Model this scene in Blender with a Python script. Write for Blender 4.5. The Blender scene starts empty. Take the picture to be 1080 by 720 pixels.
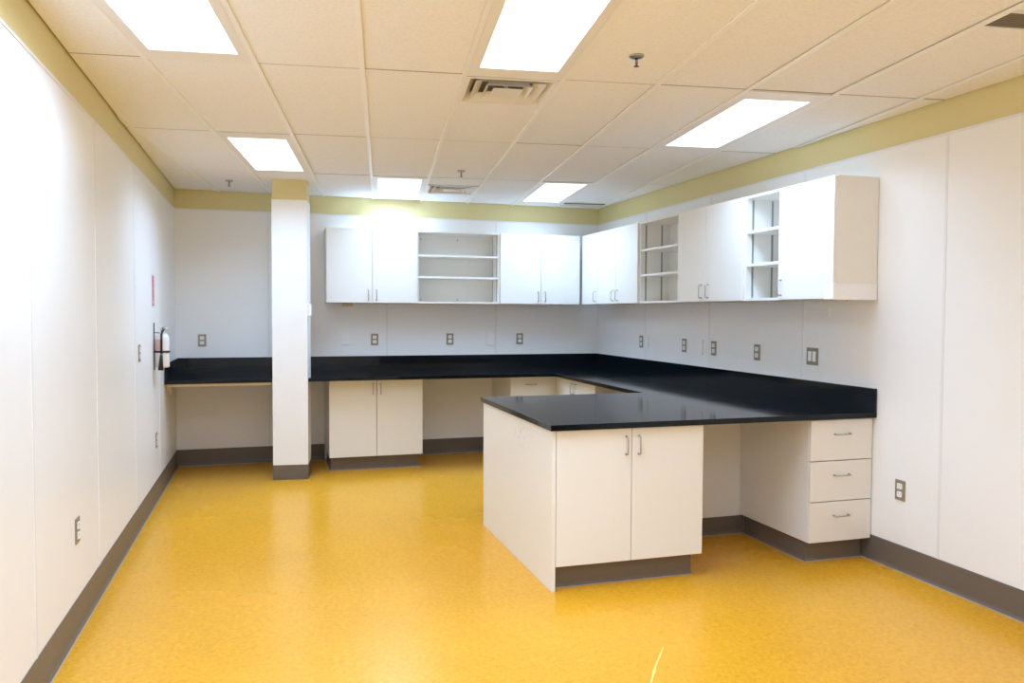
import bpy, bmesh, math, random
from mathutils import Vector, Matrix
random.seed(7)
PI = math.pi
SC = bpy.context.scene
COL = SC.collection

# ------------------------------------------------------------------ room measures (metres)
W, D, H = 4.4214, 8.2453, 2.683          # width, far wall, ceiling
YF = -1.3                                # wall behind the camera
BAND = 2.510                             # underside of the painted band
CZ, CT = 0.914, 0.032                    # worktop height and thickness
YC, XR = 7.330, 3.574                    # worktop front edges of the far and right runs
XI, IF, IB = 2.301, 3.925, 5.394         # peninsula: left end, front, back

# ------------------------------------------------------------------ materials
def new_mat(name):
    m = bpy.data.materials.new(name); m.use_nodes = True
    nt = m.node_tree
    b = nt.nodes['Principled BSDF']
    return m, nt, b

def N(nt, typ, **kw):
    n = nt.nodes.new(typ)
    for k, v in kw.items():
        if k in n.inputs: n.inputs[k].default_value = v
        else: setattr(n, k, v)
    return n

def plain(name, col, rough=0.5, metal=0.0, bump=0.0, bscale=200.0, var=0.0, vscale=3.0, spec=0.5):
    m, nt, b = new_mat(name)
    b.inputs['Roughness'].default_value = rough
    b.inputs['Metallic'].default_value = metal
    b.inputs['Specular IOR Level'].default_value = spec
    tc = N(nt, 'ShaderNodeTexCoord')
    nz = N(nt, 'ShaderNodeTexNoise', Scale=vscale, Detail=4.0)
    nt.links.new(tc.outputs['Object'], nz.inputs['Vector'])
    mx = N(nt, 'ShaderNodeMixRGB')
    mx.inputs['Color1'].default_value = (*[c * (1 - var) for c in col], 1)
    mx.inputs['Color2'].default_value = (*[min(1, c * (1 + var)) for c in col], 1)
    nt.links.new(nz.outputs['Fac'], mx.inputs['Fac'])
    nt.links.new(mx.outputs['Color'], b.inputs['Base Color'])
    if bump:
        n2 = N(nt, 'ShaderNodeTexNoise', Scale=bscale, Detail=2.0)
        nt.links.new(tc.outputs['Object'], n2.inputs['Vector'])
        bp = N(nt, 'ShaderNodeBump', Strength=bump, Distance=0.002)
        nt.links.new(n2.outputs['Fac'], bp.inputs['Height'])
        nt.links.new(bp.outputs['Normal'], b.inputs['Normal'])
    return m

M = {}
M['wall'] = plain('wall_panel_white', (0.915, 0.92, 0.925), 0.36, bump=0.12, bscale=120, var=0.015, vscale=2)
M['seam'] = plain('seam_trim_white', (0.83, 0.845, 0.86), 0.35)
M['band'] = plain('band_yellow_paint', (0.76, 0.67, 0.34), 0.55, bump=0.05, var=0.02)
M['rubber'] = plain('rubber_base_grey', (0.155, 0.128, 0.105), 0.42, var=0.05)
M['rubber_toe'] = plain('rubber_toe_grey', (0.43, 0.41, 0.39), 0.35)
M['melamine'] = plain('melamine_white', (0.865, 0.85, 0.81), 0.36, var=0.008)
M['melamine_edge'] = plain('melamine_edge_cream', (0.74, 0.68, 0.57), 0.42)
M['steel'] = plain('brushed_steel', (0.50, 0.49, 0.47), 0.32, metal=1.0)
M['plate'] = plain('steel_plate_bronze', (0.36, 0.33, 0.26), 0.40, metal=0.6)
M['white_plastic'] = plain('white_plastic', (0.94, 0.945, 0.95), 0.35)
M['slot'] = plain('dark_slot', (0.03, 0.03, 0.03), 0.6)
M['standard'] = plain('zinc_standard', (0.42, 0.44, 0.43), 0.45, metal=0.4)
M['frame_white'] = plain('enamel_white', (0.90, 0.90, 0.90), 0.45)
M['diffuser'] = plain('diffuser_enamel', (0.82, 0.79, 0.74), 0.45)
M['plenum'] = plain('plenum_dark', (0.25, 0.25, 0.27), 0.8)
M['duct'] = plain('duct_grey', (0.50, 0.49, 0.48), 0.7)
M['grille'] = plain('grille_taupe', (0.23, 0.20, 0.16), 0.55)
M['tbar'] = plain('tbar_white', (0.97, 0.97, 0.97), 0.4)
M['crossbar'] = plain('crossbar_grey', (0.40, 0.38, 0.37), 0.6)
M['chrome'] = plain('chrome', (0.62, 0.62, 0.62), 0.18, metal=1.0)
M['black_rubber'] = plain('black_rubber', (0.012, 0.012, 0.013), 0.45)
M['dark_metal'] = plain('dark_bracket_metal', (0.05, 0.05, 0.052), 0.4, metal=0.5)
M['ext_white'] = plain('extinguisher_white', (0.80, 0.77, 0.76), 0.28)
M['ext_label'] = plain('extinguisher_label_pink', (0.70, 0.45, 0.44), 0.4)
M['sign_red'] = plain('sign_red', (0.60, 0.10, 0.14), 0.45)
M['sign_white'] = plain('sign_white', (0.82, 0.76, 0.78), 0.45)
M['wood'] = plain('pale_wood_cleat', (0.70, 0.58, 0.40), 0.55, var=0.08, vscale=14)
M['beige_plastic'] = plain('beige_plastic', (0.60, 0.49, 0.34), 0.45)

# end panel of the peninsula: melamine with faint grey pencil smudges near its top
def end_panel_mat():
    m, nt, b = new_mat('melamine_smudged')
    b.inputs['Roughness'].default_value = 0.38
    tc = N(nt, 'ShaderNodeTexCoord')
    mp = N(nt, 'ShaderNodeMapping')
    mp.inputs['Location'].default_value = (0, -0.53, -0.785)
    nt.links.new(tc.outputs['Object'], mp.inputs['Vector'])
    sx = N(nt, 'ShaderNodeSeparateXYZ'); nt.links.new(mp.outputs['Vector'], sx.inputs[0])
    cb = N(nt, 'ShaderNodeCombineXYZ')
    a = N(nt, 'ShaderNodeMath', operation='MULTIPLY'); a.inputs[1].default_value = 4.2
    c = N(nt, 'ShaderNodeMath', operation='MULTIPLY'); c.inputs[1].default_value = 9.0
    nt.links.new(sx.outputs[1], a.inputs[0]); nt.links.new(sx.outputs[2], c.inputs[0])
    nt.links.new(a.outputs[0], cb.inputs[1]); nt.links.new(c.outputs[0], cb.inputs[2])
    gr = N(nt, 'ShaderNodeTexGradient', gradient_type='SPHERICAL')
    nt.links.new(cb.outputs[0], gr.inputs['Vector'])
    nz = N(nt, 'ShaderNodeTexNoise', Scale=26.0, Detail=3.0)
    nt.links.new(tc.outputs['Object'], nz.inputs['Vector'])
    rp = N(nt, 'ShaderNodeValToRGB')
    rp.color_ramp.elements[0].position = 0.54; rp.color_ramp.elements[0].color = (0, 0, 0, 1)
    rp.color_ramp.elements[1].position = 0.66; rp.color_ramp.elements[1].color = (1, 1, 1, 1)
    nt.links.new(nz.outputs['Fac'], rp.inputs['Fac'])
    mu = N(nt, 'ShaderNodeMath', operation='MULTIPLY', use_clamp=True)
    nt.links.new(rp.outputs['Color'], mu.inputs[0]); nt.links.new(gr.outputs['Fac'], mu.inputs[1])
    mx = N(nt, 'ShaderNodeMixRGB')
    mx.inputs['Color1'].default_value = (0.865, 0.85, 0.81, 1)
    mx.inputs['Color2'].default_value = (0.66, 0.66, 0.68, 1)
    nt.links.new(mu.outputs[0], mx.inputs['Fac'])
    nt.links.new(mx.outputs['Color'], b.inputs['Base Color'])
    return m
M['end_panel'] = end_panel_mat()

def floor_mat():
    m, nt, b = new_mat('yellow_marbled_linoleum')
    tc = N(nt, 'ShaderNodeTexCoord')
    n1 = N(nt, 'ShaderNodeTexNoise', Scale=1.3, Detail=3.0)
    n2 = N(nt, 'ShaderNodeTexNoise', Scale=46.0, Detail=5.0, Distortion=0.8)
    n3 = N(nt, 'ShaderNodeTexNoise', Scale=60.0, Detail=2.0)
    for n in (n1, n2, n3): nt.links.new(tc.outputs['Object'], n.inputs['Vector'])
    r2 = N(nt, 'ShaderNodeValToRGB')
    e = r2.color_ramp.elements
    e[0].position = 0.28; e[0].color = (0.735, 0.318, 0.010, 1)
    e[1].position = 0.72; e[1].color = (0.905, 0.455, 0.028, 1)
    nt.links.new(n2.outputs['Fac'], r2.inputs['Fac'])
    r1 = N(nt, 'ShaderNodeValToRGB')
    e = r1.color_ramp.elements
    e[0].position = 0.3; e[0].color = (0.93, 0.92, 0.88, 1)
    e[1].position = 0.7; e[1].color = (1, 1, 1, 1)
    nt.links.new(n1.outputs['Fac'], r1.inputs['Fac'])
    mu = N(nt, 'ShaderNodeMixRGB', blend_type='MULTIPLY'); mu.inputs['Fac'].default_value = 1
    nt.links.new(r2.outputs['Color'], mu.inputs['Color1']); nt.links.new(r1.outputs['Color'], mu.inputs['Color2'])
    # sparse brown flecks
    r3 = N(nt, 'ShaderNodeValToRGB')
    e = r3.color_ramp.elements
    e[0].position = 0.66; e[0].color = (0, 0, 0, 1)
    e[1].position = 0.74; e[1].color = (0.75, 0.75, 0.75, 1)
    nt.links.new(n3.outputs['Fac'], r3.inputs['Fac'])
    mx = N(nt, 'ShaderNodeMixRGB')
    nt.links.new(r3.outputs['Color'], mx.inputs['Fac'])
    nt.links.new(mu.outputs['Color'], mx.inputs['Color1'])
    mx.inputs['Color2'].default_value = (0.50, 0.20, 0.01, 1)
    nt.links.new(mx.outputs['Color'], b.inputs['Base Color'])
    rr = N(nt, 'ShaderNodeMapRange'); rr.inputs['To Min'].default_value = 0.20; rr.inputs['To Max'].default_value = 0.32
    nt.links.new(n1.outputs['Fac'], rr.inputs['Value'])
    nt.links.new(rr.outputs['Result'], b.inputs['Roughness'])
    b.inputs['Specular IOR Level'].default_value = 0.38
    bp = N(nt, 'ShaderNodeBump', Strength=0.06, Distance=0.002)
    nt.links.new(n2.outputs['Fac'], bp.inputs['Height'])
    nt.links.new(bp.outputs['Normal'], b.inputs['Normal'])
    return m
M['floor'] = floor_mat()
M['scratch'] = plain('scuff_pale', (0.95, 0.66, 0.16), 0.4)

def tile_mat():
    m, nt, b = new_mat('fissured_ceiling_tile')
    b.inputs['Roughness'].default_value = 0.9
    b.inputs['Specular IOR Level'].default_value = 0.2
    tc = N(nt, 'ShaderNodeTexCoord')
    n1 = N(nt, 'ShaderNodeTexNoise', Scale=70.0, Detail=4.0)
    n2 = N(nt, 'ShaderNodeTexVoronoi', Scale=55.0)
    for n in (n1, n2): nt.links.new(tc.outputs['Object'], n.inputs['Vector'])
    r = N(nt, 'ShaderNodeValToRGB')
    e = r.color_ramp.elements
    e[0].position = 0.30; e[0].color = (0.875, 0.89, 0.93, 1)
    e[1].position = 0.58; e[1].color = (0.94, 0.955, 0.985, 1)
    nt.links.new(n1.outputs['Fac'], r.inputs['Fac'])
    nt.links.new(r.outputs['Color'], b.inputs['Base Color'])
    bp = N(nt, 'ShaderNodeBump', Strength=0.35, Distance=0.003)
    nt.links.new(n1.outputs['Fac'], bp.inputs['Height'])
    nt.links.new(bp.outputs['Normal'], b.inputs['Normal'])
    return m
M['tile'] = tile_mat()

def counter_mat():
    m, nt, b = new_mat('black_epoxy_resin')
    tc = N(nt, 'ShaderNodeTexCoord')
    nz = N(nt, 'ShaderNodeTexNoise', Scale=6.0, Detail=4.0)
    nt.links.new(tc.outputs['Object'], nz.inputs['Vector'])
    rr = N(nt, 'ShaderNodeMapRange'); rr.inputs['To Min'].default_value = 0.05; rr.inputs['To Max'].default_value = 0.12
    nt.links.new(nz.outputs['Fac'], rr.inputs['Value'])
    nt.links.new(rr.outputs['Result'], b.inputs['Roughness'])
    b.inputs['Base Color'].default_value = (0.0025, 0.0055, 0.0085, 1)
    b.inputs['Specular IOR Level'].default_value = 0.3
    return m
M['counter'] = counter_mat()

LIGHT_COL = (0.74, 1.125, 1.66)
LIGHT_STR = 1.3
LIGHT_W = {'a': 11.0, 'b': 15.0, 'c': 12.0, 'd': 13.0, 'e': 10.5, 'f': 10.5, 'g': 18.0, 'h': 18.0}   # watts tuned per fixture to balance brightness; g and h are added lamps
SPREAD = math.radians(146)
def lens_mat():
    m, nt, b = new_mat('lit_prismatic_lens')
    b.inputs['Base Color'].default_value = (0.8, 0.8, 0.8, 1)
    b.inputs['Emission Color'].default_value = (0.92, 0.97, 1.0, 1)
    b.inputs['Emission Strength'].default_value = LIGHT_STR
    return m
M['lens'] = lens_mat()

def tape_mat():
    m, nt, b = new_mat('cloudy_clear_tape')
    b.inputs['Base Color'].default_value = (0.94, 0.95, 0.98, 1)
    b.inputs['Roughness'].default_value = 0.25
    b.inputs['Transmission Weight'].default_value = 0.0
    tc = N(nt, 'ShaderNodeTexCoord')
    nz = N(nt, 'ShaderNodeTexNoise', Scale=60.0, Detail=3.0)
    nt.links.new(tc.outputs['Object'], nz.inputs['Vector'])
    bp = N(nt, 'ShaderNodeBump', Strength=0.6, Distance=0.003)
    nt.links.new(nz.outputs['Fac'], bp.inputs['Height'])
    nt.links.new(bp.outputs['Normal'], b.inputs['Normal'])
    return m
M['tape'] = tape_mat()

# ------------------------------------------------------------------ mesh helpers
class MB:
    """collects shapes; link() makes ONE mesh object of them"""
    def __init__(s): s.bm = bmesh.new(); s.mats = []
    def mi(s, mat):
        if mat not in s.mats: s.mats.append(mat)
        return s.mats.index(mat)
    def _merge(s, b2, mat):
        i = s.mi(mat)
        for f in b2.faces: f.material_index = i
        me = bpy.data.meshes.new('tmp'); b2.to_mesh(me); b2.free()
        s.bm.from_mesh(me); bpy.data.meshes.remove(me)
    def box(s, x0, x1, y0, y1, z0, z1, mat, bev=0.0, seg=2):
        b2 = bmesh.new()
        bmesh.ops.create_cube(b2, size=1)
        for v in b2.verts:
            v.co = Vector(((x0 + x1) / 2 + v.co.x * (x1 - x0), (y0 + y1) / 2 + v.co.y * (y1 - y0), (z0 + z1) / 2 + v.co.z * (z1 - z0)))
        if bev: bmesh.ops.bevel(b2, geom=list(b2.edges), offset=bev, segments=seg, affect='EDGES', profile=0.5)
        s._merge(b2, mat); return s
    def prism(s, poly, z0, z1, mat, bev=0.0):
        b2 = bmesh.new()
        lo = [b2.verts.new((x, y, z0)) for x, y in poly]
        hi = [b2.verts.new((x, y, z1)) for x, y in poly]
        n = len(poly)
        b2.faces.new(list(reversed(lo))); b2.faces.new(hi)
        for i in range(n): b2.faces.new((lo[i], lo[(i + 1) % n], hi[(i + 1) % n], hi[i]))
        bmesh.ops.recalc_face_normals(b2, faces=list(b2.faces))
        if bev:
            ed = [e for e in b2.edges if abs(e.verts[0].co.z - e.verts[1].co.z) < 1e-6]
            bmesh.ops.bevel(b2, geom=ed, offset=bev, segments=2, affect='EDGES', profile=0.5)
        s._merge(b2, mat); return s
    def sweep(s, pts, prof, mat):
        """profile (out, up) swept along a floor polyline; 'out' is to the RIGHT of the direction of travel"""
        b2 = bmesh.new(); rings = []
        P = [Vector((x, y, 0)) for x, y in pts]
        for i, p in enumerate(P):
            dirs = []
            if i > 0: dirs.append((P[i] - P[i - 1]).normalized())
            if i < len(P) - 1: dirs.append((P[i + 1] - P[i]).normalized())
            ns = [Vector((d.y, -d.x, 0)) for d in dirs]
            nrm = sum(ns, Vector()) 
            nrm = nrm / (nrm.length_squared / len(ns)) if len(ns) > 1 else nrm
            rings.append([b2.verts.new(p + nrm * o + Vector((0, 0, u))) for o, u in prof])
        k = len(prof)
        for a, b in zip(rings, rings[1:]):
            for j in range(k): b2.faces.new((a[j], a[(j + 1) % k], b[(j + 1) % k], b[j]))
        b2.faces.new(rings[0]); b2.faces.new(list(reversed(rings[-1])))
        bmesh.ops.recalc_face_normals(b2, faces=list(b2.faces))
        s._merge(b2, mat); return s
    def tube(s, pts, r, mat, n=10, radii=None):
        b2 = bmesh.new(); P = [Vector(p) for p in pts]; rings = []
        up = Vector((0.31, 0.17, 0.93)).normalized()
        prev = None
        for i, p in enumerate(P):
            t = ((P[min(i + 1, len(P) - 1)] - P[max(i - 1, 0)])).normalized()
            if prev is None:
                a = t.cross(up).normalized()
            else:
                a = (prev - t * prev.dot(t)).normalized()
            prev = a; b = t.cross(a)
            rr = radii[i] if radii else r
            rings.append([b2.verts.new(p + (a * math.cos(2 * PI * k / n) + b * math.sin(2 * PI * k / n)) * rr) for k in range(n)])
        for A, B in zip(rings, rings[1:]):
            for k in range(n): b2.faces.new((A[k], A[(k + 1) % n], B[(k + 1) % n], B[k]))
        b2.faces.new(rings[0]); b2.faces.new(list(reversed(rings[-1])))
        bmesh.ops.recalc_face_normals(b2, faces=list(b2.faces))
        for f in b2.faces: f.smooth = len(f.verts) == 4
        s._merge(b2, mat); return s
    def lathe(s, prof, mat, n=28, origin=(0, 0, 0)):
        b2 = bmesh.new(); o = Vector(origin); rings = []
        for r, z in prof:
            if r < 1e-6: rings.append([b2.verts.new(o + Vector((0, 0, z)))])
            else: rings.append([b2.verts.new(o + Vector((r * math.cos(2 * PI * k / n), r * math.sin(2 * PI * k / n), z))) for k in range(n)])
        for A, B in zip(rings, rings[1:]):
            for k in range(n):
                k2 = (k + 1) % n
                if len(A) == 1 and len(B) == 1: continue
                if len(A) == 1: b2.faces.new((A[0], B[k], B[k2]))
                elif len(B) == 1: b2.faces.new((A[k], A[k2], B[0]))
                else: b2.faces.new((A[k], A[k2], B[k2], B[k]))
        bmesh.ops.recalc_face_normals(b2, faces=list(b2.faces))
        for f in b2.faces: f.smooth = True
        s._merge(b2, mat); return s
    def mesh(s, name):
        me = bpy.data.meshes.new(name); s.bm.to_mesh(me); s.bm.free()
        for m in s.mats: me.materials.append(m)
        return me
    def link(s, name, parent=None, loc=(0, 0, 0), rz=0.0):
        o = bpy.data.objects.new(name, s.mesh(name)); COL.objects.link(o)
        o.location = loc; o.rotation_euler = (0, 0, rz)
        if parent: o.parent = parent
        return o

def use(mesh, name, parent=None, loc=(0, 0, 0), rot=(0, 0, 0)):
    o = bpy.data.objects.new(name, mesh); COL.objects.link(o)
    o.location = loc; o.rotation_euler = rot
    if parent: o.parent = parent
    return o
def tag(o, label, cat, group=None):
    o['label'] = label; o['category'] = cat
    if group: o['group'] = group
    return o
def thing(name, label, cat, loc=(0, 0, 0), rz=0.0, group=None):
    o = bpy.data.objects.new(name, None); COL.objects.link(o)
    o.empty_display_size = 0.1
    o.location = loc; o.rotation_euler = (0, 0, rz)
    return tag(o, label, cat, group)
def struct(o): o['kind'] = 'structure'; return o
def dup(root, loc, rz, label):
    r = root.copy(); COL.objects.link(r); r.location = loc; r.rotation_euler = (0, 0, rz); r['label'] = label
    for ch in list(root.children):
        c = ch.copy(); COL.objects.link(c); c.parent = r
        for g in ch.children:
            d = g.copy(); COL.objects.link(d); d.parent = c
    return r

def clip(poly, x0, x1, y0, y1):
    def cut(P, f):
        out = []
        for i in range(len(P)):
            a, b = P[i - 1], P[i]
            fa, fb = f(a), f(b)
            if fa >= 0 and fb >= 0: out.append(b)
            elif fa >= 0 or fb >= 0:
                t = fa / (fa - fb); q = (a[0] + (b[0] - a[0]) * t, a[1] + (b[1] - a[1]) * t)
                out.append(q)
                if fb >= 0: out.append(b)
        return out
    for f in (lambda p: p[0] - x0, lambda p: x1 - p[0], lambda p: p[1] - y0, lambda p: y1 - p[1]):
        poly = cut(poly, f)
        if len(poly) < 3: return None
    # drop slivers and doubled points
    q = [p for i, p in enumerate(poly) if math.dist(p, poly[i - 1]) > 1e-4]
    area = abs(sum(q[i - 1][0] * q[i][1] - q[i][0] * q[i - 1][1] for i in range(len(q)))) / 2 if len(q) > 2 else 0
    return q if area > 1e-4 else None

# ------------------------------------------------------------------ ceiling module (turned about 7.7 degrees to the walls)
GA = math.radians(7.77)
GO = (0.3273, 4.0265); GW, GL = 0.4955, 1.5040
EX, EY = (math.cos(GA), -math.sin(GA)), (math.sin(GA), math.cos(GA))
def gp(i, j): return (GO[0] + EX[0] * GW * i + EY[0] * GL * j, GO[1] + EX[1] * GW * i + EY[1] * GL * j)
def gquad(i0, i1, j0, j1): return [gp(i0, j0), gp(i1, j0), gp(i1, j1), gp(i0, j1)]

# ------------------------------------------------------------------ setting
mb = MB(); mb.box(-0.12, W + 0.12, YF - 0.12, D + 0.12, -0.1, 0, M['floor'])
floor = struct(mb.link('floor'))

def wall(name, x0, x1, y0, y1, zt=BAND): return struct(MB().box(x0, x1, y0, y1, 0, zt, M['wall']).link(name))
T = 0.12
wl = wall('wall_left', -T, 0, YF, D)
wr = wall('wall_right', W, W + T, YF, D)
wb = wall('wall_back', -T, W + T, D, D + T)
wf = wall('wall_front', -T, W + T, YF - T, YF)
for par, b_, c_ in ((wl, (-T, -0.004, YF, D), (-0.004, 0.003, YF, D)), (wr, (W + 0.004, W + T, YF, D), (W - 0.003, W + 0.004, YF, D)),
                (wb, (-T, W + T, D + 0.004, D + T), (0, W, D - 0.003, D + 0.004)), (wf, (-T, W + T, YF - T, YF - 0.004), (0, W, YF - 0.004, YF + 0.003))):
    o = MB().box(*b_, BAND, H + 0.1415, M['band']).link('painted_band', par); o['label'] = 'mustard yellow painted strip above the white wall panels'
    MB().box(*c_, BAND - 0.014, BAND, M['seam']).link('cap_trim', par)
SW = 0.009
for y in (-0.22, 1.0, 2.22, 3.42, 4.61, 5.84, 7.05):
    MB().box(-0.001, 0.0025, y - SW, y + SW, 0.15, BAND - 0.014, M['seam'], 0.001, 1).link('seam_trim', wl)
for y in (-0.2, 1.02, 2.235, 3.447, 4.643, 5.864, 7.05):
    MB().box(W - 0.0025, W + 0.001, y - SW, y + SW, 0.15, BAND - 0.014, M['seam'], 0.001, 1).link('seam_trim', wr)
for x in (0.861, 2.042, 3.226):
    MB().box(x - SW, x + SW, D - 0.0025, D + 0.001, 0.15, BAND - 0.014, M['seam'], 0.001, 1).link('seam_trim', wb)

# column, turned like the ceiling grid
CS = 0.306
C0 = Vector((0.893, 7.342))
ex, ey = Vector(EX), Vector(EY)
CP = [C0, C0 + ex * CS, C0 + ex * CS + ey * CS, C0 + ey * CS]
def cpoly(o=0.0):
    return [tuple(C0 + ex * (a * (CS + o) - (o if a == 0 else 0)) + ey * (b * (CS + o) - (o if b == 0 else 0))) for a, b in ((0, 0), (1, 0), (1, 1), (0, 1))]
colm = struct(MB().prism(cpoly(), 0, BAND, M['wall']).link('column'))
o = MB().prism(cpoly(-0.004), BAND, H + 0.06, M['band']).link('painted_band', colm); o['label'] = 'mustard yellow painted top of the column'

# rubber cove base
BP = [(0, 0), (0.014, 0), (0.0135, 0.004), (0.008, 0.012), (0.005, 0.022), (0.0045, 0.150), (0.003, 0.155), (0, 0.155)]
TP = [(0.0, 0.0005), (0.0165, 0.0005), (0.016, 0.004), (0.0, 0.0045)]
def base(name, pts, parent=None, h=0.155, kind=True, loc=(0, 0, 0), toe=True):
    s = h / 0.155
    m = MB().sweep(pts, [(o, u if u < 0.03 else u * s) for o, u in BP], M['rubber'])
    if toe: m.sweep(pts, TP, M['rubber_toe'])
    o = m.link(name, parent, loc)
    if kind: struct(o)
    return o
base('baseboard_left', [(0, YF + 0.02), (0, D - 0.001)], h=0.163)
base('baseboard_back', [(0.004, D), (1.404, D)], h=0.163)
base('baseboard_back', [(2.289, D), (3.19, D)], h=0.163)
base('baseboard_right', [(W, 6.48), (W, 4.71)], h=0.155)
base('baseboard_right', [(W, 4.06), (W, YF + 0.02)], h=0.155)
base('baseboard_front', [(W - 0.016, YF), (0.016, YF)], h=0.155)
cp = cpoly(0.0005)
base('baseboard', [cp[0], cp[3], cp[2], cp[1], cp[0], ][::1], colm, h=0.135, kind=False)

# ------------------------------------------------------------------ ceiling
LIGHTS = {(0, -1): 'a', (3, -1): 'b', (6, 0): 'c', (0, 1): 'd', (2, 2): 'e', (5, 2): 'f', (1, -3): 'g', (4, -3): 'h'}  # g, h: unseen lights added behind the camera to brighten the room
DIFF = {(3, 0): (0.008, 0.337), (3, 2): (2.262, 2.590)}
SLOTS = {(6, 2): (2.835, 2.925), (7, -1): (-0.790, -0.680)}
tiles = MB()
RX0, RX1, RY0, RY1 = 0.005, W - 0.005, YF + 0.005, D - 0.005
ti, tj = 0.011 / GW, 0.004 / GL
for i in range(-6, 13):
    for j in range(-6, 5):
        spans = [(j, j + 1)]
        if (i, j) in LIGHTS: continue
        for T_ in (DIFF, SLOTS):
            if (i, j) in T_:
                a, b = T_[(i, j)]
                spans = [(j, a), (b, j + 1)]
        for a, b in spans:
            if b - a < 0.03: continue
            q = clip(gquad(i + ti, i + 1 - ti, a + tj, b - tj), RX0, RX1, RY0, RY1)
            if q:
                dz = random.uniform(0.003, 0.007)
                tiles.prism(q, H + dz, H + 0.015 + dz, M['tile'])
tiles.box(-T, W + T, YF - T, D + T, H + 0.142, H + 0.150, M['plenum'])
ceil = struct(tiles.link('ceiling'))
bars = MB()
for i in range(-6, 13):
    for j in range(-6, 5):
        b = 0.012 / GW
        q = clip(gquad(i - b, i + b, j, j + 1), RX0, RX1, RY0, RY1)
        if q: bars.prism(q, H - 0.004, H + 0.003, M['tbar'])
for j in range(-6, 5):
    q = clip(gquad(-6, 13, j - 0.005 / GL, j + 0.005 / GL), RX0, RX1, RY0, RY1)
    if q: bars.prism(q, H + 0.0045, H + 0.012, M['crossbar'])
struct(bars.link('trim_1'))

# ------------------------------------------------------------------ ceiling lights
def ring(m, i0, i1, j0, j1, a0, a1, b0, b1, z0, z1, mat, lim=True):
    for q in ((i0, i1, j0, b0), (i0, i1, b1, j1), (i0, a0, b0, b1), (a1, i1, b0, b1)):
        p = clip(gquad(*q), RX0, RX1, RY0, RY1)
        if p: m.prism(p, z0, z1, mat)
LLAB = {'a': 'bright ceiling light nearest the camera beside the left wall', 'b': 'bright ceiling light touching the square air diffuser with nested frames',
        'c': 'bright ceiling light nearest the right wall, above the open wall shelves', 'd': 'bright ceiling light just in front of the column top',
        'e': 'bright ceiling light over the far wall, next right from the column', 'f': 'bright ceiling light at the far right corner beside the dark slot vent',
        'g': 'unseen ceiling light added behind the camera on the left', 'h': 'unseen ceiling light added behind the camera on the right'}
def ceiling_light(i, j, key):
    e = 0.022
    i0, i1, j0, j1 = i + e, i + 1 - e, j + 0.004, j + 0.996
    a0, a1, b0, b1 = i + 0.115, i + 0.885, j + 0.096, j + 0.904
    if key == 'e': b0, b1, j1 = j + 0.06, j + 0.855, j + 0.895
    if key == 'f': b0, b1 = j + 0.04, j + 0.82
    cx, cy = gp((i0 + i1) / 2, (j0 + j1) / 2)
    t = thing('ceiling_light', LLAB[key], 'ceiling light', (cx, cy, H - 0.004), 0, 'recessed fluorescent ceiling lights')
    def loc(m): 
        for v in m.bm.verts: v.co -= Vector((cx, cy, H - 0.004))
        return m
    m = MB(); ring(m, i0, i1, j0, j1, a0, a1, b0, b1, H - 0.004, H + 0.006, M['frame_white'])
    p = clip(gquad(i0, i1, j0, j1), RX0, RX1, RY0, RY1)
    m.prism(p, H + 0.05, H + 0.06, M['frame_white'])
    ring(m, i0, i1, j0, j1, a0, a1, b0, b1, H + 0.006, H + 0.05, M['frame_white'])
    loc(m).link('frame', t)
    m = MB(); q = gquad(a0, a1, b0, b1)
    m.prism(q, H - 0.001, H + 0.002, M['lens'])
    loc(m).link('lens', t)
    la = bpy.data.lights.new('fluorescent_tubes', 'AREA'); la.shape = 'RECTANGLE'
    la.size = (a1 - a0) * GW; la.size_y = (b1 - b0) * GL
    la.energy = LIGHT_W[key] * la.size * la.size_y / 0.4634; la.color = LIGHT_COL; la.spread = SPREAD
    lo = bpy.data.objects.new('fluorescent_tubes', la); COL.objects.link(lo)
    px, py = gp((a0 + a1) / 2, (b0 + b1) / 2)
    lo.location = (px, py, H - 0.003); lo.rotation_euler = (0, 0, -GA)
for (i, j), k in LIGHTS.items(): ceiling_light(i, j, k)

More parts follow.
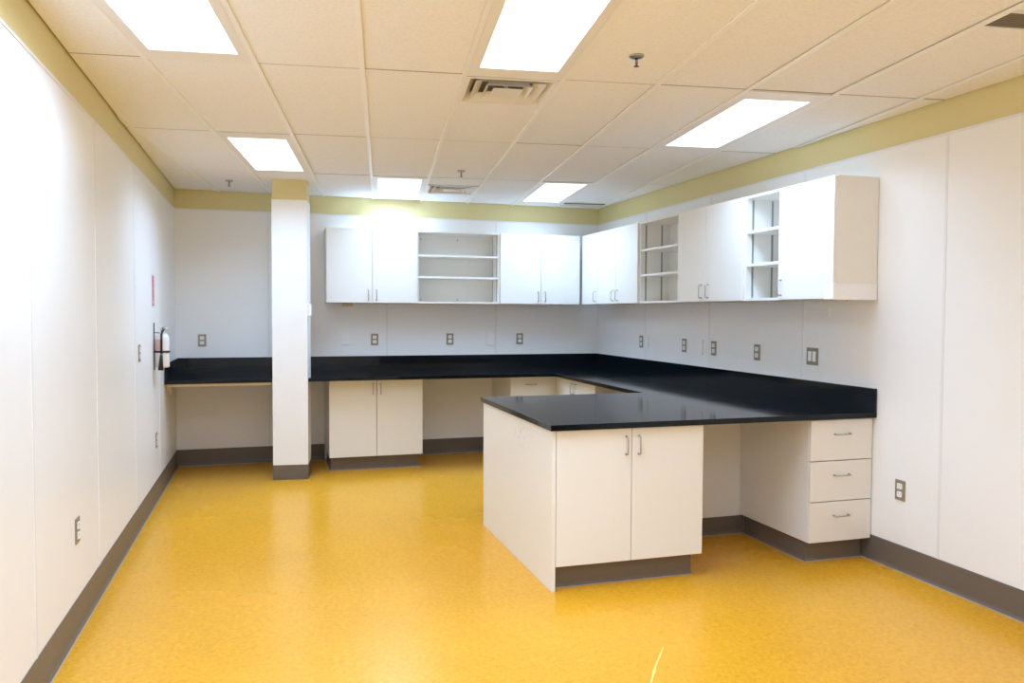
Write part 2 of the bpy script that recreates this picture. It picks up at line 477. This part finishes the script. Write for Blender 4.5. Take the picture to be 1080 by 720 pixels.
# ------------------------------------------------------------------ air diffusers (nested square cones in an open box)
def diffuser(i, a, b, label):
    cx, cy = gp(i + 0.5, (a + b) / 2)
    t = thing('air_diffuser', label, 'air vent', (cx, cy, H - 0.003), -GA, 'square air diffusers in the ceiling')
    hw, hl = GW / 2 - 0.013, (b - a) * GL / 2 - 0.004
    m = MB()          # outer flange and box
    f = 0.022
    for x0, x1, y0, y1 in ((-hw, hw, -hl, -hl + f), (-hw, hw, hl - f, hl), (-hw, -hw + f, -hl + f, hl - f), (hw - f, hw, -hl + f, hl - f)):
        m.box(x0, x1, y0, y1, 0, 0.006, M['frame_white'], 0.001, 1)
    m.link('flange', t)
    m = MB()
    for x0, x1, y0, y1 in ((-hw, hw, -hl, -hl + 0.004), (-hw, hw, hl - 0.004, hl), (-hw, -hw + 0.004, -hl, hl), (hw - 0.004, hw, -hl, hl)):
        m.box(x0, x1, y0, y1, 0.006, 0.14, M['duct'])
    m.box(-hw, hw, -hl, hl, 0.14, 0.144, M['duct'])
    m.link('duct_box', t)
    def frustum(m, r0, z0, r1, z1, th=0.002, mat=M['diffuser']):
        b2 = bmesh.new()
        rings = []
        for (r, z) in ((r0, z0), (r1, z1), (r1 - 0.001, z1 + th), (r0 - 0.001, z0 + th)):
            rings.append([b2.verts.new((sx * r, sy * r * hl / hw, z)) for sx, sy in ((-1, -1), (1, -1), (1, 1), (-1, 1))])
        for k in range(4):
            A, B = rings[k], rings[(k + 1) % 4]
            for q in range(4): b2.faces.new((A[q], A[(q + 1) % 4], B[(q + 1) % 4], B[q]))
        bmesh.ops.recalc_face_normals(b2, faces=list(b2.faces))
        m._merge(b2, mat)
    for r0, z0, r1, z1 in ((hw - 0.020, 0.002, hw - 0.058, 0.046), (hw - 0.052, -0.001, hw - 0.100, 0.034), (hw - 0.112, -0.002, hw - 0.140, 0.030)):
        m = MB(); frustum(m, r0, z0, r1, z1); m.link('cone', t)
    m = MB(); m.box(-0.078, 0.078, -0.078, 0.078, -0.002, 0.001, M['diffuser'], 0.001, 1)
    m.tube([(0, 0, 0.0), (0, 0, 0.1405)], 0.012, M['frame_white'])
    m.link('centre_plate', t)
diffuser(3, *DIFF[(3, 0)], 'square ceiling air diffuser with nested tan frames and a dark gap, at the nearer light')
diffuser(3, *DIFF[(3, 2)], 'far square air diffuser in the ceiling between the two lights over the far wall')

def slot_vent(i, a, b, label, mat):
    cx, cy = gp(i + 0.5, (a + b) / 2)
    t = thing('slot_vent', label, 'air vent', (cx, cy, H - 0.003), -GA, 'dark slot vents in the ceiling')
    hw, hl = GW / 2 - 0.012, (b - a) * GL / 2 - 0.003
    m = MB()
    for x0, x1, y0, y1 in ((-hw, hw, -hl, -hl + 0.006), (-hw, hw, hl - 0.006, hl), (-hw, -hw + 0.006, -hl, hl), (hw - 0.006, hw, -hl, hl)):
        m.box(x0, x1, y0, y1, 0, 0.03, M['tbar'])
    m.box(-hw, hw, -hl, hl, 0.03, 0.034, mat)
    m.link('frame', t)
    m = MB()
    n = max(4, int(hl * 2 / 0.016))
    for k in range(n):
        y = -hl + 0.012 + (2 * hl - 0.024) * k / (n - 1)
        m.box(-hw + 0.006, hw - 0.006, y - 0.0045, y + 0.0045, 0.004, 0.018, mat)
    m.link('louvres', t)
slot_vent(6, *SLOTS[(6, 2)], 'grey slot vent in the ceiling at the far right corner', M['grille'])
slot_vent(7, *SLOTS[(7, -1)], 'taupe slot vent in the ceiling at the top right, nearest the camera', M['grille'])

# ------------------------------------------------------------------ sprinklers
def sprinkler():
    t = thing('sprinkler_head', 'ceiling sprinkler head nearest the camera, right of the big diffuser', 'sprinkler', (0, 0, 0), 0, 'ceiling sprinkler heads')
    MB().lathe([(0.0, 0.004), (0.034, 0.004), (0.034, -0.002), (0.029, -0.005), (0.020, -0.002), (0, -0.001)], M['steel']).link('escutcheon', t)
    m = MB()
    m.tube([(0, 0, -0.008), (0, 0, -0.016)], 0.006, M['dark_metal'])
    for s in (-1, 1): m.tube([(s * 0.004, 0, -0.014), (s * 0.006, 0, -0.022), (s * 0.005, 0, -0.034), (0, 0, -0.042)], 0.0015, M['dark_metal'], 6)
    m.tube([(0, 0, -0.02), (0, 0, -0.045)], 0.0022, M['dark_metal'], 8)
    m.link('body', t)
    MB().lathe([(0, -0.044), (0.012, -0.044), (0.0125, -0.0462), (0, -0.0462)], M['dark_metal'], 16).link('deflector', t)
    return t
sp = sprinkler()
sp.location = (*gp(4.50, -0.28), H)
dup(sp, (*gp(3.49, 1.756), H), 0, 'ceiling sprinkler head in front of the far square diffuser')
dup(sp, (*gp(-0.55, 2.333), H), 0, 'ceiling sprinkler head left of the column, over the far wall')

# ------------------------------------------------------------------ handles (bent wire pulls)
def pull_mesh(length, r=0.0042, out=0.028, axis='z'):
    pts = []
    h = length / 2; c = 0.012
    path = [(0, -h)] + [(out - c + c * math.sin(a), -h + c - c * math.cos(a)) for a in (0, PI / 6, PI / 3, PI / 2)] 
    path += [(x, -u) for x, u in reversed(path)]
    for o, u in path: pts.append((0, -o, u) if axis == 'z' else (u, -o, 0))
    m = MB(); m.tube(pts, r, M['steel'], 10)
    for u in (-h, h):
        p = (0, -0.001, u) if axis == 'z' else (u, -0.001, 0)
        q = (0, -0.003, p[2]) if axis == 'z' else (p[0], -0.003, 0)
        m.tube([(p[0], 0, p[2]), q], 0.0065, M['steel'], 10)
    return m.mesh('pull_handle')
PV, PH = pull_mesh(0.10), pull_mesh(0.105, axis='x')

# ------------------------------------------------------------------ cabinets: local x = width, y = depth (door face at 0), z up from the origin
DT = 0.019; PT = 0.018
def cabinet(name, label, cat, loc, rz, w, depth, z0, z1, group, doors=(), drawers=(), shelves=(), toe=None, standards=False, screws=False,
            open_front=False, edge='melamine_edge', toe_return=None):
    t = thing(name, label, cat, loc, rz, group)
    f = DT + 0.001 if not open_front else 0.021
    m = MB(); mm = M['melamine']
    e = 0.0006
    m.box(e, PT, f, depth, z0, z1, mm, 0.0008, 1)
    m.box(w - PT, w - e, f, depth, z0, z1, mm, 0.0008, 1)
    m.box(PT, w - PT, f, depth, z0, z0 + PT, mm, 0.0008, 1)
    m.box(PT, w - PT, f, depth, z1 - PT, z1, mm, 0.0008, 1)
    m.box(PT, w - PT, depth - 0.008, depth, z0 + PT, z1 - PT, mm)
    m.link('carcass', t)
    g = 0.0022
    for x0, x1, hx in doors:
        d = MB().box(x0 + g, x1 - g, 0, DT, z0 + (0.003 if toe is None else 0.004), z1 - 0.004, mm, 0.0012, 2).link('door', t)
        if hx is not None:
            hz = z0 + 0.082 if toe is None else z1 - 0.098
            h = use(PV, 'handle', d, (hx, 0, hz)); h['label'] = 'brushed steel wire pull handle'
    for a, b in drawers:
        d = MB().box(g, w - g, 0, DT, a + g, b - g, mm, 0.0012, 2).link('drawer', t)
        h = use(PH, 'handle', d, (w / 2, 0, (a + b) / 2 + 0.036)); h['label'] = 'brushed steel wire pull handle'
    for z in shelves:
        MB().box(PT + 0.001, w - PT - 0.001, f + 0.006, depth - 0.009, z - 0.010, z + 0.010, mm, 0.0008, 1).link('shelf', t)
    if standards:
        for xs in ((PT, PT + 0.003), (w - PT - 0.003, w - PT)):
            for y in (0.075, depth - 0.085):
                s = MB().box(*xs, y - 0.008, y + 0.008, z0 + PT + 0.004, z1 - PT - 0.004, M['standard'])
                q = z0 + PT + 0.02
                while q < z1 - PT - 0.02:
                    s.box(xs[0] - 0.0004, xs[1] + 0.0004, y - 0.0045, y + 0.0045, q, q + 0.003, M['slot']); q += 0.0127
                s = s.link('shelf_standard', t); s['label'] = 'grey slotted metal shelf standard'
    if screws:
        for x in (w * 0.11, w * 0.56):
            for z in (z0 + 0.045, z1 - 0.062):
                s = MB().lathe([(0, 0), (0.008, 0), (0.008, 0.002), (0.0, 0.003)], M['standard'], 12)
                for v in s.bm.verts: v.co = Vector((x + v.co.x, depth - 0.0081 - v.co.z, z + v.co.y))
                s.link('screw_cap', t)
    if toe is not None:
        x0, x1, y = toe
        pts = [(x0, y), (x1, y)]
        if toe_return == 'both': pts = [(x0, depth - 0.020), (x0, y), (x1, y), (x1, depth - 0.020)]
        if toe_return == 'left': pts = [(x0, depth - 0.020), (x0, y), (x1, y)]
        m = MB().box(x0, x1, y, depth - 0.002, 0.0, z0 - 0.0005, M['rubber'])
        s = (z0 - 0.001) / 0.155
        m.sweep(pts, [(o, u if u < 0.03 else u * s) for o, u in BP], M['rubber'])
        m.sweep(pts, TP, M['rubber_toe'])
        o = m.link('toe_kick', t); o['label'] = 'taupe rubber cove toe kick'
    return t

UZ0, UZ1 = 1.605, 2.345
GU, GB = 'white wall cabinets', 'white base cabinets'
YU = 7.924; XU = 4.097
UD = D - YU - 0.004
# far wall, upper run
cabinet('wall_cabinet', 'white two-door wall cabinet, leftmost on the far wall, beside the column', 'cabinet', (1.405, YU, 0), 0, 0.897, UD, UZ0, UZ1, GU,
        [(0, 0.449, 0.408), (0.449, 0.897, 0.489)])
cabinet('open_wall_cabinet', 'wide doorless white wall cabinet with two shelves on the far wall', 'cabinet', (2.303, YU, 0), 0, 0.877, UD, UZ0, UZ1, GU,
        shelves=(1.872, 2.092), standards=True, screws=True, open_front=True)
cabinet('wall_cabinet', 'white two-door wall cabinet on the far wall between open shelves and corner', 'cabinet', (3.181, YU, 0), 0, 0.895, UD, UZ0, UZ1, GU,
        [(0, 0.452, 0.418), (0.452, 0.895, 0.497)])
# right wall, upper run (local x runs towards the camera)
R = -PI / 2; RD = W - XU - 0.004
def rc(name, label, ya, yb, **k):
    return cabinet(name, label, 'cabinet', (XU, ya, 0), R, ya - yb - 0.0004, RD, UZ0, UZ1, GU, **k)
rc('wall_cabinet', 'narrow single-door white wall cabinet in the corner of the right wall', 7.918, 7.49, doors=[(0.0, 0.428, 0.373)])
rc('wall_cabinet', 'white two-door wall cabinet on the right wall between corner door and open shelves', 7.489, 6.575, doors=[(0, 0.439, 0.389), (0.439, 0.914, 0.488)])
rc('open_wall_cabinet', 'doorless cream-edged wall cabinet with two shelves on the right wall, the farther of two', 6.574, 5.832, shelves=(1.859, 2.087), standards=True, open_front=True)
rc('wall_cabinet', 'white two-door wall cabinet on the right wall between the two open shelf units', 5.831, 4.905, doors=[(0, 0.432, 0.384), (0.432, 0.926, 0.480)])
rc('open_wall_cabinet', 'narrow doorless white wall cabinet with two shelves beside the end single-door cabinet', 4.904, 4.484, shelves=(1.857, 2.090), standards=True, open_front=True)
rc('wall_cabinet', 'single-door white wall cabinet at the near end of the right wall, beige end panel', 4.483, 3.945, doors=[(0, 0.538, 0.035)])

# far wall, base run
YB = 7.55
BD = D - YB - 0.004
BZ0, BZ1 = 0.133, 0.881
cabinet('base_cabinet', 'white two-door base cabinet under the far worktop, right of the column', 'cabinet', (1.402, YB, 0), 0, 0.889, BD, BZ0, BZ1, GB,
        [(0, 0.446, 0.408), (0.446, 0.889, 0.482)], toe=(0.025, 0.864, 0.09), toe_return='both')
t = cabinet('drawer_cabinet', 'white drawer base cabinet in the far corner, half hidden behind the peninsula', 'cabinet', (3.184, YB, 0), 0, 0.435, BD, BZ0, BZ1, GB,
        drawers=[(0.137, 0.385), (0.385, 0.631), (0.631, 0.877)], toe=(0.025, 0.43, 0.09), toe_return='left')
MB().box(0.4355, 0.497, 0.022, 0.04, 0.133, 0.881, M['melamine']).link('filler_strip', t)
# right wall, far base cabinet with its corner filler
XB = 3.66
t = cabinet('base_cabinet', 'white two-door base cabinet under the right worktop, seen beyond the peninsula top', 'cabinet', (XB, 7.43, 0), R, 0.92, W - XB - 0.004, BZ0, BZ1, GB,
        [(0, 0.42, 0.378), (0.42, 0.92, 0.468)], toe=(0.0, 0.90, 0.075))
MB().box(-0.138, -0.001, 0.022, 0.04, 0.133, 0.881, M['melamine']).link('filler_strip', t)

# peninsula
PY = 3.955
MB_ = MB().box(0, 0.022, 0, 1.425, 0.0005, 0.8815, M['end_panel'], 0.0012, 2)
ep = tag(MB_.link('end_panel', None, (2.320, PY, 0)), 'large white end panel down to the floor at the left of the peninsula, faintly smudged', 'panel')
cabinet('base_cabinet', 'white two-door base cabinet facing the camera under the peninsula', 'cabinet', (2.3430, PY, 0), 0, 0.897, 0.731, BZ0, BZ1, GB,
        [(0, 0.447, 0.411), (0.447, 0.897, 0.488)], toe=(0.0, 0.865, 0.075), toe_return=None)
cabinet('drawer_cabinet', 'white three-drawer base cabinet at the right wall end of the peninsula', 'cabinet', (3.966, PY, 0), 0, 0.450, 0.731, BZ0, BZ1, GB,
        drawers=[(0.131, 0.378), (0.379, 0.626), (0.627, 0.877)], toe=(0.034, 0.438, 0.075), toe_return='left')
pt = thing('knee_space_panel', 'white back panel of the open knee space under the peninsula', 'panel', (3.242, 4.69, 0))
MB().box(-0.890, 1.178, 0, 0.018, 0.0005, 0.8815, M['melamine']).link('board', pt)
o = MB().sweep([(-0.002, 0), (0.757, 0)], [(o, u if u < 0.03 else u * 0.8) for o, u in BP], M['rubber']).sweep([(-0.002, 0), (0.757, 0)], TP, M['rubber_toe']).link('baseboard', pt)
o['label'] = 'taupe rubber cove base'

# ------------------------------------------------------------------ worktop: one continuous black slab, notched round the column
g = 0.004
cq = cpoly(g)
wt = thing('worktop', 'continuous black worktop along the far and right walls and out over the peninsula', 'worktop', (0, 0, CZ - CT))
slab = [(0.004, D - 0.004), (0.004, YC), (cq[0][0] - 0.002, YC), cq[0], cq[3], cq[2], (cq[1][0] + (YC - cq[1][1]) * EY[0] / EY[1], YC), (XR, YC), (XR, IB), (XI, IB), (XI, IF), (W - 0.004, IF), (W - 0.004, D - 0.004)]
MB().prism(slab, 0, CT, M['counter'], 0.0025).link('slab', wt)
BS = 1.060 - CZ; z0 = CT; z1 = CT + BS
MB().box(0.021, W - 0.004, D - 0.023, D - 0.004, z0, z1, M['counter'], 0.0015, 2).link('backsplash', wt)
MB().box(W - 0.023, W - 0.004, IF + 0.001, D - 0.0235, z0, z1, M['counter'], 0.0015, 2).link('backsplash', wt)
m = MB(); m.box(0.004, 0.0205, YC + 0.01, D - 0.004, z0, z1, M['counter'], 0.0015, 2)
m.link('backsplash', wt)
m = MB().box(0.02, 0.88, YC + 0.035, YC + 0.055, -0.024, -0.0005, M['wood']).link('front_batten', wt); m['label'] = 'pale wood batten under the black edge'

# cleat bracket under the left end
b = thing('worktop_bracket', 'small pale wooden bracket on the left wall under the black worktop', 'bracket', (0.0, 7.50, 0.80))
MB().box(0.0005, 0.022, -0.03, 0.60, 0.030, 0.0805, M['wood'], 0.002, 1).link('cleat', b)
m = MB()
m.box(0.0225, 0.04, -0.012, 0.012, -0.02, 0.0805, M['wood'], 0.002, 1)
m.box(0.04, 0.11, -0.012, 0.012, 0.060, 0.0805, M['wood'], 0.002, 1)
m.link('bracket_arm', b)

# ------------------------------------------------------------------ outlets, data plates, switches: built facing -y
def plate_base(t, w, h, mat, name='plate', d=0.006): 
    MB().box(-w / 2, w / 2, -d, 0.0, -h / 2, h / 2, mat, 0.002, 2).link(name, t)
def outlet(label):
    t = thing('power_outlet', label, 'outlet', (0, 0, 0), 0, 'steel-plated power outlets on the walls')
    plate_base(t, 0.076, 0.120, M['plate'])
    for s in (-1, 1):
        m = MB().box(-0.0185, 0.0185, -0.009, -0.005, s * 0.0235 - 0.0165, s * 0.0235 + 0.0165, M['white_plastic'], 0.0045, 2)
        for x in (-0.0065, 0.0065): m.box(x - 0.0011, x + 0.0011, -0.0094, -0.0088, s * 0.0235 - 0.001, s * 0.0235 + 0.008, M['slot'])
        m.box(-0.0022, 0.0022, -0.0094, -0.0088, s * 0.0235 - 0.0095, s * 0.0235 - 0.0055, M['slot'])
        o = m.link('socket', t); o['label'] = 'white socket face'
    MB().box(-0.003, 0.003, -0.0075, -0.0055, -0.003, 0.003, M['steel'], 0.001, 1).link('screw', t)
    return t
def blank(label):
    t = thing('blank_wall_plate', label, 'wall plate', (0, 0, 0), 0, 'plain white wall plates')
    plate_base(t, 0.078, 0.124, M['white_plastic'], d=0.013)
    for s in (-1, 1): MB().box(-0.003, 0.003, -0.0142, -0.0125, s * 0.042 - 0.003, s * 0.042 + 0.003, M['frame_white'], 0.001, 1).link('screw', t)
    return t
RW, LW = -PI / 2, PI / 2     # facing -x on the right wall, +x on the left wall
o1 = outlet('steel outlet plate on the far wall left of the column'); o1.location = (0.239, D, 1.230)
for x, lab in ((1.914, 'steel outlet on the far wall under the leftmost wall cabinet'), (2.715, 'steel outlet on the far wall under the open shelves'),
               (3.498, 'steel outlet on the far wall nearest the room corner')):
    dup(o1, (x, D, 1.230), 0, lab)
for y, z, lab in ((7.13, 1.232, 'steel outlet on the right wall nearest the room corner, left of a white plate'), (6.275, 1.229, 'second steel outlet from the corner on the right wall, under the farther open shelves'),
                  (5.785, 1.225, 'steel outlet on the right wall, just right of a plain white plate'), (5.173, 1.222, 'steel outlet on the right wall next to the twin switch, nearest it'),
                  (3.727, 0.479, 'low steel outlet on the right wall beside the three-drawer cabinet')):
    dup(o1, (W, y, z), RW, lab)
for y, z, lab in ((6.005, 1.220, 'steel outlet on the left wall at worktop height, before the fire extinguisher'), (6.812, 0.484, 'low steel outlet on the left wall below the fire extinguisher'),
                  (4.104, 0.482, 'low steel outlet on the left wall, nearest the camera')):
    dup(o1, (0, y, z), LW, lab)
b1 = blank('plain white wall plate on the far wall beside the outlet nearest the column'); b1.location = (1.618, D, 1.240)
dup(b1, (3.158, D, 1.225), 0, 'plain white wall plate on the far wall under the two-door cabinet by the corner')
dup(b1, (W, 7.003, 1.235), RW, 'plain white wall plate on the right wall nearest the room corner')
dup(b1, (W, 5.992, 1.226), RW, 'plain white wall plate on the right wall between two steel outlets')
t = thing('twin_switch', 'twin white rocker switch in a steel plate on the right wall above the worktop end', 'switch', (W, 4.533, 1.225), RW)
plate_base(t, 0.118, 0.118, M['plate'])
for x in (-0.023, 0.023):
    o = MB().box(x - 0.0165, x + 0.0165, -0.010, -0.005, -0.034, 0.034, M['white_plastic'], 0.002, 2).link('rocker', t); o['label'] = 'white rocker'
# small white clips under the right wall cabinets
def clip_(label):
    t = tag(MB().box(-0.007, 0.007, -0.010, 0, -0.028, 0.028, M['white_plastic'], 0.003, 2).link('wall_clip'), label, 'clip', 'white wall clips')
    return t
k = clip_('tiny white wall clip under the wall cabinets, the farther of two on the right wall'); k.location = (W, 6.166, 1.535); k.rotation_euler = (0, 0, RW)
k2 = k.copy(); COL.objects.link(k2); k2.location = (W, 4.371, 1.525); k2['label'] = 'tiny white wall clip on the right wall above the twin switch'

# switch box on the side of the column
t = thing('sensor_box', 'small white box fixed to the right side of the column', 'sensor')
p = C0 + ex * (CS + 0.0003) + ey * 0.055
t.location = (p.x, p.y, 1.527); t.rotation_euler = (0, 0, -GA)
m = MB().box(0, 0.008, -0.045, 0.045, -0.068, 0.068, M['white_plastic'], 0.002, 2).link('back_plate', t)
m = MB().box(0.0075, 0.030, -0.036, 0.036, -0.052, 0.056, M['white_plastic'], 0.004, 2).link('cover', t)

# junction box and stop under the wall cabinets
tag(MB().box(-0.052, 0.052, -0.02, 0.02, -0.034, 0.0, M['beige_plastic'], 0.003, 2).link('junction_box', None, (1.617, 8.04, UZ0 - 0.0005)),
    'small beige box under the leftmost wall cabinet on the far wall', 'box')
tag(MB().lathe([(0, 0), (0.009, 0), (0.009, -0.012), (0.006, -0.018), (0, -0.018)], M['wood'], 14).link('rubber_stop', None, (4.232, 3.975, UZ0 - 0.0005)),
    'small brown stop under the end wall cabinet on the right wall', 'stop')

# cloudy tape round the bottom corner of the end cabinet
yt = 3.945 - 0.0005; xt = XU
m = MB()
m.box(xt - 0.0012, W - 0.008, yt - 0.005, yt - 0.0002, 1.600, 1.694, M['tape'], 0.0018, 2)
m.box(xt - 0.004, xt - 0.0006, yt - 0.005, yt + 0.075, 1.603, 1.690, M['tape'], 0.0012, 2)
tag(m.link('tape_strip'), 'cloudy clear tape wrapped round the bottom corner of the end wall cabinet', 'tape')

# ------------------------------------------------------------------ fire extinguisher on the left wall and its sign
EYP = 6.74
fx = thing('fire_extinguisher', 'white fire extinguisher with black hose and strap hanging on the left wall', 'fire extinguisher', (0.062, EYP, 1.07))
MB().lathe([(0, 0), (0.044, 0), (0.050, 0.004), (0.052, 0.012), (0.052, 0.225), (0.048, 0.246), (0.036, 0.262), (0.018, 0.270), (0.016, 0.284), (0, 0.284)], M['ext_white'], 32).link('cylinder', fx)
m = MB(); n = 14
b2 = bmesh.new(); lo = []; hi = []
for k in range(n + 1):
    a = math.radians(-175 + 95 * k / n)
    lo.append(b2.verts.new((0.0526 * math.cos(a), 0.0526 * math.sin(a), 0.135))); hi.append(b2.verts.new((0.0526 * math.cos(a), 0.0526 * math.sin(a), 0.222)))
for k in range(n): b2.faces.new((lo[k], lo[k + 1], hi[k + 1], hi[k]))
m._merge(b2, M['ext_label']); o = m.link('label_patch', fx); o['label'] = 'pale pink label on the cylinder'
m = MB().tube([(0, 0, 0.280), (0, 0, 0.305)], 0.014, M['chrome'], 14)
m.tube([(0.0, 0, 0.295), (0.018, -0.018, 0.297)], 0.009, M['chrome'], 10)
m.lathe([(0, -0.006), (0.014, -0.006), (0.014, 0.006), (0, 0.006)], M['chrome'], 16, (0.016, 0.02, 0.298))
m.link('valve', fx)
m = MB().tube([(-0.008, 0.008, 0.304), (0.012, -0.01, 0.318), (0.036, -0.03, 0.322)], 0.0055, M['chrome'], 8)
m.tube([(0.0, 0.0, 0.302), (0.020, -0.016, 0.304), (0.040, -0.034, 0.296)], 0.005, M['chrome'], 8)
m.link('lever', fx)
m = MB().tube([(0.008, -0.012, 0.295), (0.012, -0.040, 0.297), (0.008, -0.058, 0.286), (0.002, -0.063, 0.262), (0.0, -0.064, 0.20), (0, -0.064, 0.11)], 0.0085, M['black_rubber'], 12)
m.link('hose', fx)
m = MB().tube([(0, -0.064, 0.105), (-0.002, -0.065, 0.075), (-0.006, -0.066, -0.018)], 0.01, M['black_rubber'], 14, radii=[0.009, 0.012, 0.021])
m.link('nozzle', fx)
m = MB()
b2 = bmesh.new(); n = 32; rr = []
for z in (0.118, 0.132):
    for r in (0.0535, 0.0565): rr.append([b2.verts.new((r * math.cos(2 * PI * k / n), r * math.sin(2 * PI * k / n), z)) for k in range(n)])
for A, B in ((rr[0], rr[1]), (rr[1], rr[3]), (rr[3], rr[2]), (rr[2], rr[0])):
    for k in range(n): b2.faces.new((A[k], A[(k + 1) % n], B[(k + 1) % n], B[k]))
bmesh.ops.recalc_face_normals(b2, faces=list(b2.faces))
m._merge(b2, M['black_rubber']); m.link('strap', fx)
m = MB().box(-0.0615, -0.057, -0.016, 0.016, -0.02, 0.352, M['dark_metal'], 0.001, 1)
m.box(-0.058, -0.014, -0.006, 0.006, 0.270, 0.276, M['dark_metal'], 0.001, 1)
m.box(-0.058, -0.051, -0.012, 0.012, 0.118, 0.132, M['dark_metal'])
m.link('wall_bracket', fx)

sg = thing('fire_sign', 'narrow red sign with white letters and arrow on the left wall above the extinguisher', 'sign', (0.0, 6.712, 1.672), LW)
MB().box(-0.062, 0.062, -0.003, 0, -0.128, 0.128, M['sign_white'], 0.001, 1).link('board', sg)
MB().box(-0.054, 0.046, -0.0036, -0.0028, -0.118, 0.116, M['sign_red']).link('red_face', sg)
def text_obj(txt, size, loc, parent, mat):
    cu = bpy.data.curves.new('lettering', 'FONT'); cu.body = txt; cu.size = size; cu.align_x = 'CENTER'; cu.align_y = 'CENTER'; cu.extrude = 0.0003
    tmp = bpy.data.objects.new('lettering', cu); COL.objects.link(tmp)
    bpy.context.view_layer.update()
    me = bpy.data.meshes.new_from_object(tmp.evaluated_get(bpy.context.evaluated_depsgraph_get()))
    COL.objects.unlink(tmp); bpy.data.objects.remove(tmp); bpy.data.curves.remove(cu)
    me.materials.clear(); me.materials.append(mat)
    me.transform(Matrix.Rotation(PI / 2, 4, 'X'))
    o = bpy.data.objects.new('lettering', me); COL.objects.link(o); o.parent = parent; o.location = loc
    return o
for ch, z in zip('FIRE', (0.092, 0.054, 0.016, -0.022)): text_obj(ch, 0.042, (-0.004, -0.0038, z), sg, M['sign_white'])
m = MB(); b2 = bmesh.new()
vs = [b2.verts.new((x, -0.0040, z)) for x, z in ((-0.012, -0.046), (0.004, -0.046), (0.004, -0.080), (0.024, -0.080), (-0.004, -0.108), (-0.032, -0.080), (-0.012, -0.080))]
b2.faces.new(vs); m._merge(b2, M['sign_white']); m.link('arrow', sg)

# ------------------------------------------------------------------ pale scuff on the floor
m = MB(); b2 = bmesh.new()
sc = [(2.575, 3.165), (2.515, 3.085), (2.450, 3.000), (2.425, 2.962), (2.375, 2.890), (2.340, 2.830)]
A = []; B = []
for k, (x, y) in enumerate(sc):
    w = (0.002, 0.0035, 0.003, 0.0055, 0.003, 0.0025)[k]
    A.append(b2.verts.new((x - w, y + w * 0.8, 0.0006))); B.append(b2.verts.new((x + w, y - w * 0.8, 0.0006)))
for k in range(len(sc) - 1): b2.faces.new((A[k], B[k], B[k + 1], A[k + 1]))
bmesh.ops.recalc_face_normals(b2, faces=list(b2.faces))
m._merge(b2, M['scratch']); m.link('scuff_mark', floor)

# ------------------------------------------------------------------ camera (solved from the photograph's vanishing lines)
F, YAW, PIT, ROL = 829.98, math.radians(17.1017), math.radians(2.0774), math.radians(0.2631)
fw = Vector((math.sin(YAW) * math.cos(PIT), math.cos(YAW) * math.cos(PIT), -math.sin(PIT)))
r = Vector((math.cos(YAW), -math.sin(YAW), 0)); u = r.cross(fw)
r2 = r * math.cos(ROL) + u * math.sin(ROL); u2 = u * math.cos(ROL) - r * math.sin(ROL)
cam = bpy.data.cameras.new('camera'); co = bpy.data.objects.new('camera', cam); COL.objects.link(co)
cam.sensor_fit = 'HORIZONTAL'; cam.sensor_width = 36; cam.lens = F / 1080 * 36; cam.clip_start = 0.05
mw = Matrix((r2, u2, -fw)).transposed().to_4x4(); mw.translation = Vector((0.87403, 0, 1.5120))
co.matrix_world = mw
SC.camera = co

# ------------------------------------------------------------------ world and view
w = bpy.data.worlds.new('world'); SC.world = w; w.use_nodes = True
w.node_tree.nodes['Background'].inputs['Color'].default_value = (0.9, 0.95, 1, 1)
w.node_tree.nodes['Background'].inputs['Strength'].default_value = 0.0
SC.view_settings.view_transform = 'Standard'
SC.view_settings.look = 'None'
SC.view_settings.gamma = 1.0
SC.view_settings.use_curve_mapping = False
SC.view_settings.exposure = 0.38
SC.cycles.max_bounces = 12; SC.cycles.diffuse_bounces = 8
SC.cycles.use_denoising = True
SC.cycles.sample_clamp_indirect = 8.0
